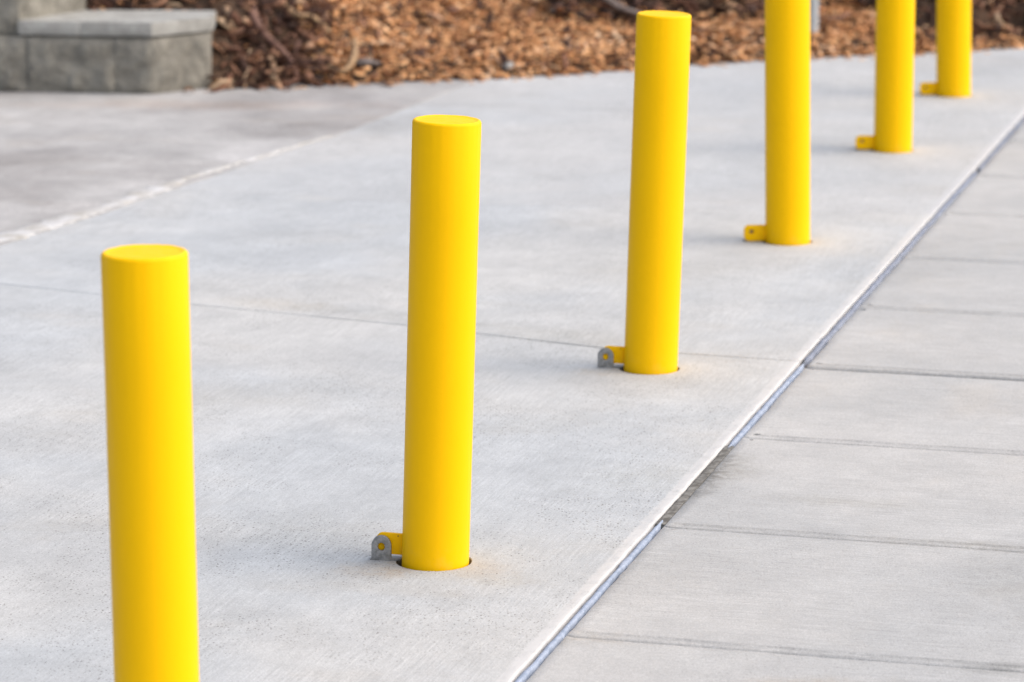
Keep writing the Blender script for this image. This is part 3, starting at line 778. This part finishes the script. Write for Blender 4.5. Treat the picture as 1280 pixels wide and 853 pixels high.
# pale post standing in the mulch behind the fourth bollard
def make_post():
    x, y = 1.092, 12.74; root = empty('marker_post', (x, y, float(height(x, y))))
    bm = bmesh.new(); n = 32; prof = [(0.026, -0.12), (0.026, 0.55), (0.0255, 0.556), (0.024, 0.56)]
    rings = [[bm.verts.new((r * math.cos(2 * math.pi * i / n), r * math.sin(2 * math.pi * i / n), z)) for i in range(n)] for r, z in prof]
    for a, b in zip(rings[:-1], rings[1:]):
        for i in range(n): bm.faces.new((a[i], a[(i + 1) % n], b[(i + 1) % n], b[i]))
    bm.faces.new(rings[-1]); bm.faces.new(rings[0])
    from_bm('post_pipe', bm, M_post, root, R(50))
    bm = bmesh.new(); prof = [(0.0268, 0.51), (0.031, 0.512), (0.031, 0.566), (0.029, 0.572), (0.012, 0.577)]
    rings = [[bm.verts.new((r * math.cos(2 * math.pi * i / n), r * math.sin(2 * math.pi * i / n), z)) for i in range(n)] for r, z in prof]
    for a, b in zip(rings[:-1], rings[1:]):
        for i in range(n): bm.faces.new((a[i], a[(i + 1) % n], b[(i + 1) % n], b[i]))
    bm.faces.new(rings[-1])
    from_bm('post_cap', bm, M_post, root, R(50))
    tag(root, 'pale grey post in the mulch, mostly hidden behind the fourth bollard', 'post')
make_post()

# ------------------------------------------------------------------ block wall
WX, WY = -1.1963, 11.5603
wall = empty('block_wall', (WX, WY, 0))
tag(wall, 'low grey split-face block wall with a capstone ledge, at the left', 'wall')
def prism(name, poly, z0, z1, mat, rough_faces=(), amp=0.006, bev=0.004, res=0.012, seed=0):
    # poly: plan outline (clockwise or not), straight walls; faces listed in rough_faces are split-face rough
    bm = bmesh.new(); n = len(poly); rows = max(2, int((z1 - z0) / res)); pts = []
    cx = sum(p[0] for p in poly) / n; cy = sum(p[1] for p in poly) / n
    for i in range(n):
        a = np.array(poly[i], float); b = np.array(poly[(i + 1) % n], float); L = np.linalg.norm(b - a)
        k = max(2, int(L / res)) if i in rough_faces else max(1, int(L / 0.06))
        d = (b - a) / L; nr = np.array([d[1], -d[0]])
        if np.dot(nr, (a + b) / 2 - np.array([cx, cy])) < 0: nr = -nr
        for j in range(k): pts.append((a + (b - a) * j / k, nr, (i in rough_faces) and j > 0, j / k))
    grid = []
    for r in range(rows + 1):
        z = z0 + (z1 - z0) * r / rows; row = []
        for p, nr, rf, u in pts:
            q = p.copy(); fz = min(r, rows - r) / rows
            if rf and r not in (0, rows):
                e = min(1, fz * 9) * min(1, min(u, 1 - u) * 16) * 0.8
                s_ = p[0] * 1.0 + p[1] * 0.7
                q = q + nr * (amp * e * (1.0 + 1.1 * float(vn(s_ * 16 + seed, z * 16)) + 0.7 * float(vn(s_ * 34 + seed, z * 34 + 5)) + 0.35 * float(vn(s_ * 80, z * 80 + seed))))
            elif r in (0, rows):
                inn = np.array([cx, cy]) - p; inn = inn / (np.linalg.norm(inn) + 1e-9); q = q + inn * bev * 0.6
            row.append(bm.verts.new((q[0], q[1], z)))
        grid.append(row)
    m_ = len(pts)
    for a, b in zip(grid[:-1], grid[1:]):
        for i in range(m_): bm.faces.new((a[i], a[(i + 1) % m_], b[(i + 1) % m_], b[i]))
    bm.faces.new(grid[-1]); bm.faces.new(grid[0][::-1])
    return from_bm(name, bm, mat, wall, R(38))
ax, ay = -0.993, 0.118; bx_, by_ = 0.118, 0.993
def L2(a, b): return (ax * a + bx_ * b, ay * a + by_ * b)
rx, ry = 0.753, 0.657
g = 0.0006
prism('wall_block', [L2(0, 0), (0.243 * rx, 0.243 * ry), (0.175, 0.36), L2(0.125 - g, 0.36), L2(0.125 - g, 0)], 0, 0.186, M_block, (0, 4), 0.009, 0.002, seed=3)
for i, (a0, a1) in enumerate(((0.125, 0.425), (0.425, 0.85), (0.85, 1.28), (1.28, 1.70), (1.70, 2.12), (2.12, 2.54), (2.54, 2.96), (2.96, 3.38))):
    prism('wall_block', [L2(a1 - g, 0), L2(a0 + g, 0), L2(a0 + g, 0.36), L2(a1 - g, 0.36)], 0, 0.186, M_block, (0,) if i < 4 else (), 0.011, 0.002, seed=10 + 7 * i)
# capstone ledge in two stones
cz0, cz1 = 0.193, 0.239
o_ = -0.009
prism('capstone', [L2(-0.006, o_), (0.253 * rx + .004, 0.253 * ry - .004), (0.188, 0.352), L2(0.235 - g, 0.352 - .0), L2(0.235 - g, o_)], cz0, cz1, M_cap, (4,), 0.004, 0.003)
prism('capstone', [L2(0.235 + g, o_), L2(0.235 + g, 0.352), L2(0.300, 0.352), L2(0.448, 0.09), L2(0.448, o_)], cz0, cz1, M_cap, (4,), 0.004, 0.003)
# upper course: its end face turns back from the wall
prism('wall_block', [L2(0.85 - g, 0.022), L2(0.452, 0.022), L2(0.300, 0.345), L2(0.85 - g, 0.36)], 0.188, 0.374, M_block, (0, 1), 0.009, 0.002, seed=31)
for i, (a0, a1) in enumerate(((0.85, 1.28), (1.28, 1.70), (1.70, 2.12), (2.12, 2.54), (2.54, 2.96), (2.96, 3.38))):
    prism('wall_block', [L2(a1 - g, 0.022), L2(a0 + g, 0.022), L2(a0 + g, 0.36), L2(a1 - g, 0.36)], 0.188, 0.374, M_block, (), 0.007, seed=50 + 9 * i)
prism('capstone', [L2(1.28, 0.012), L2(0.445, 0.012), L2(0.292, 0.352), L2(1.28, 0.37)], 0.377, 0.427, M_cap, (), 0.002, 0.004)
prism('capstone', [L2(3.38, 0.012), L2(1.283, 0.012), L2(1.283, 0.37), L2(3.38, 0.37)], 0.377, 0.427, M_cap, (), 0.002, 0.004)

# ------------------------------------------------------------------ light
w = bpy.data.worlds.new('World'); S.world = w; w.use_nodes = True
nt = w.node_tree; bg = nt.nodes['Background']
sky = nt.nodes.new('ShaderNodeTexSky'); sky.sky_type = 'NISHITA'; sky.sun_disc = False
SUN_AZ, SUN_EL = R(-7), R(46)        # azimuth from +X towards +Y
sky.sun_elevation = SUN_EL
sky.sun_rotation = math.pi / 2 - SUN_AZ   # the sky's angle runs clockwise from +Y
sky.air_density = 1.0; sky.dust_density = 5.0; sky.ozone_density = 1.0
nt.links.new(sky.outputs[0], bg.inputs[0]); bg.inputs[1].default_value = 0.10
sl = bpy.data.lights.new('sun', 'SUN'); sl.energy = 1.5; sl.angle = R(128); sl.color = (1.0, 0.975, 0.945)
so = bpy.data.objects.new('sun', sl); COL.objects.link(so)
d = Vector((math.cos(SUN_EL) * math.cos(SUN_AZ), math.cos(SUN_EL) * math.sin(SUN_AZ), math.sin(SUN_EL)))
so.rotation_euler = d.to_track_quat('Z', 'Y').to_euler(); so.location = (3, 3, 5)

# ------------------------------------------------------------------ camera
cam = bpy.data.cameras.new('camera'); co = bpy.data.objects.new('camera', cam); COL.objects.link(co)
cam.sensor_width = 36; cam.lens = 36 * 4378.6 / 1280; cam.clip_end = 1000; cam.clip_start = 0.05
co.location = (0, 0, 1.588127); co.rotation_euler = (math.pi / 2 - 0.2068635, 0, 0)
cam.dof.use_dof = True; cam.dof.focus_distance = 6.02; cam.dof.aperture_fstop = 5.6
S.camera = co

S.view_settings.view_transform = 'Standard'; S.view_settings.look = 'None'
S.view_settings.gamma = 1; S.view_settings.use_curve_mapping = False
S.view_settings.exposure = 0.9
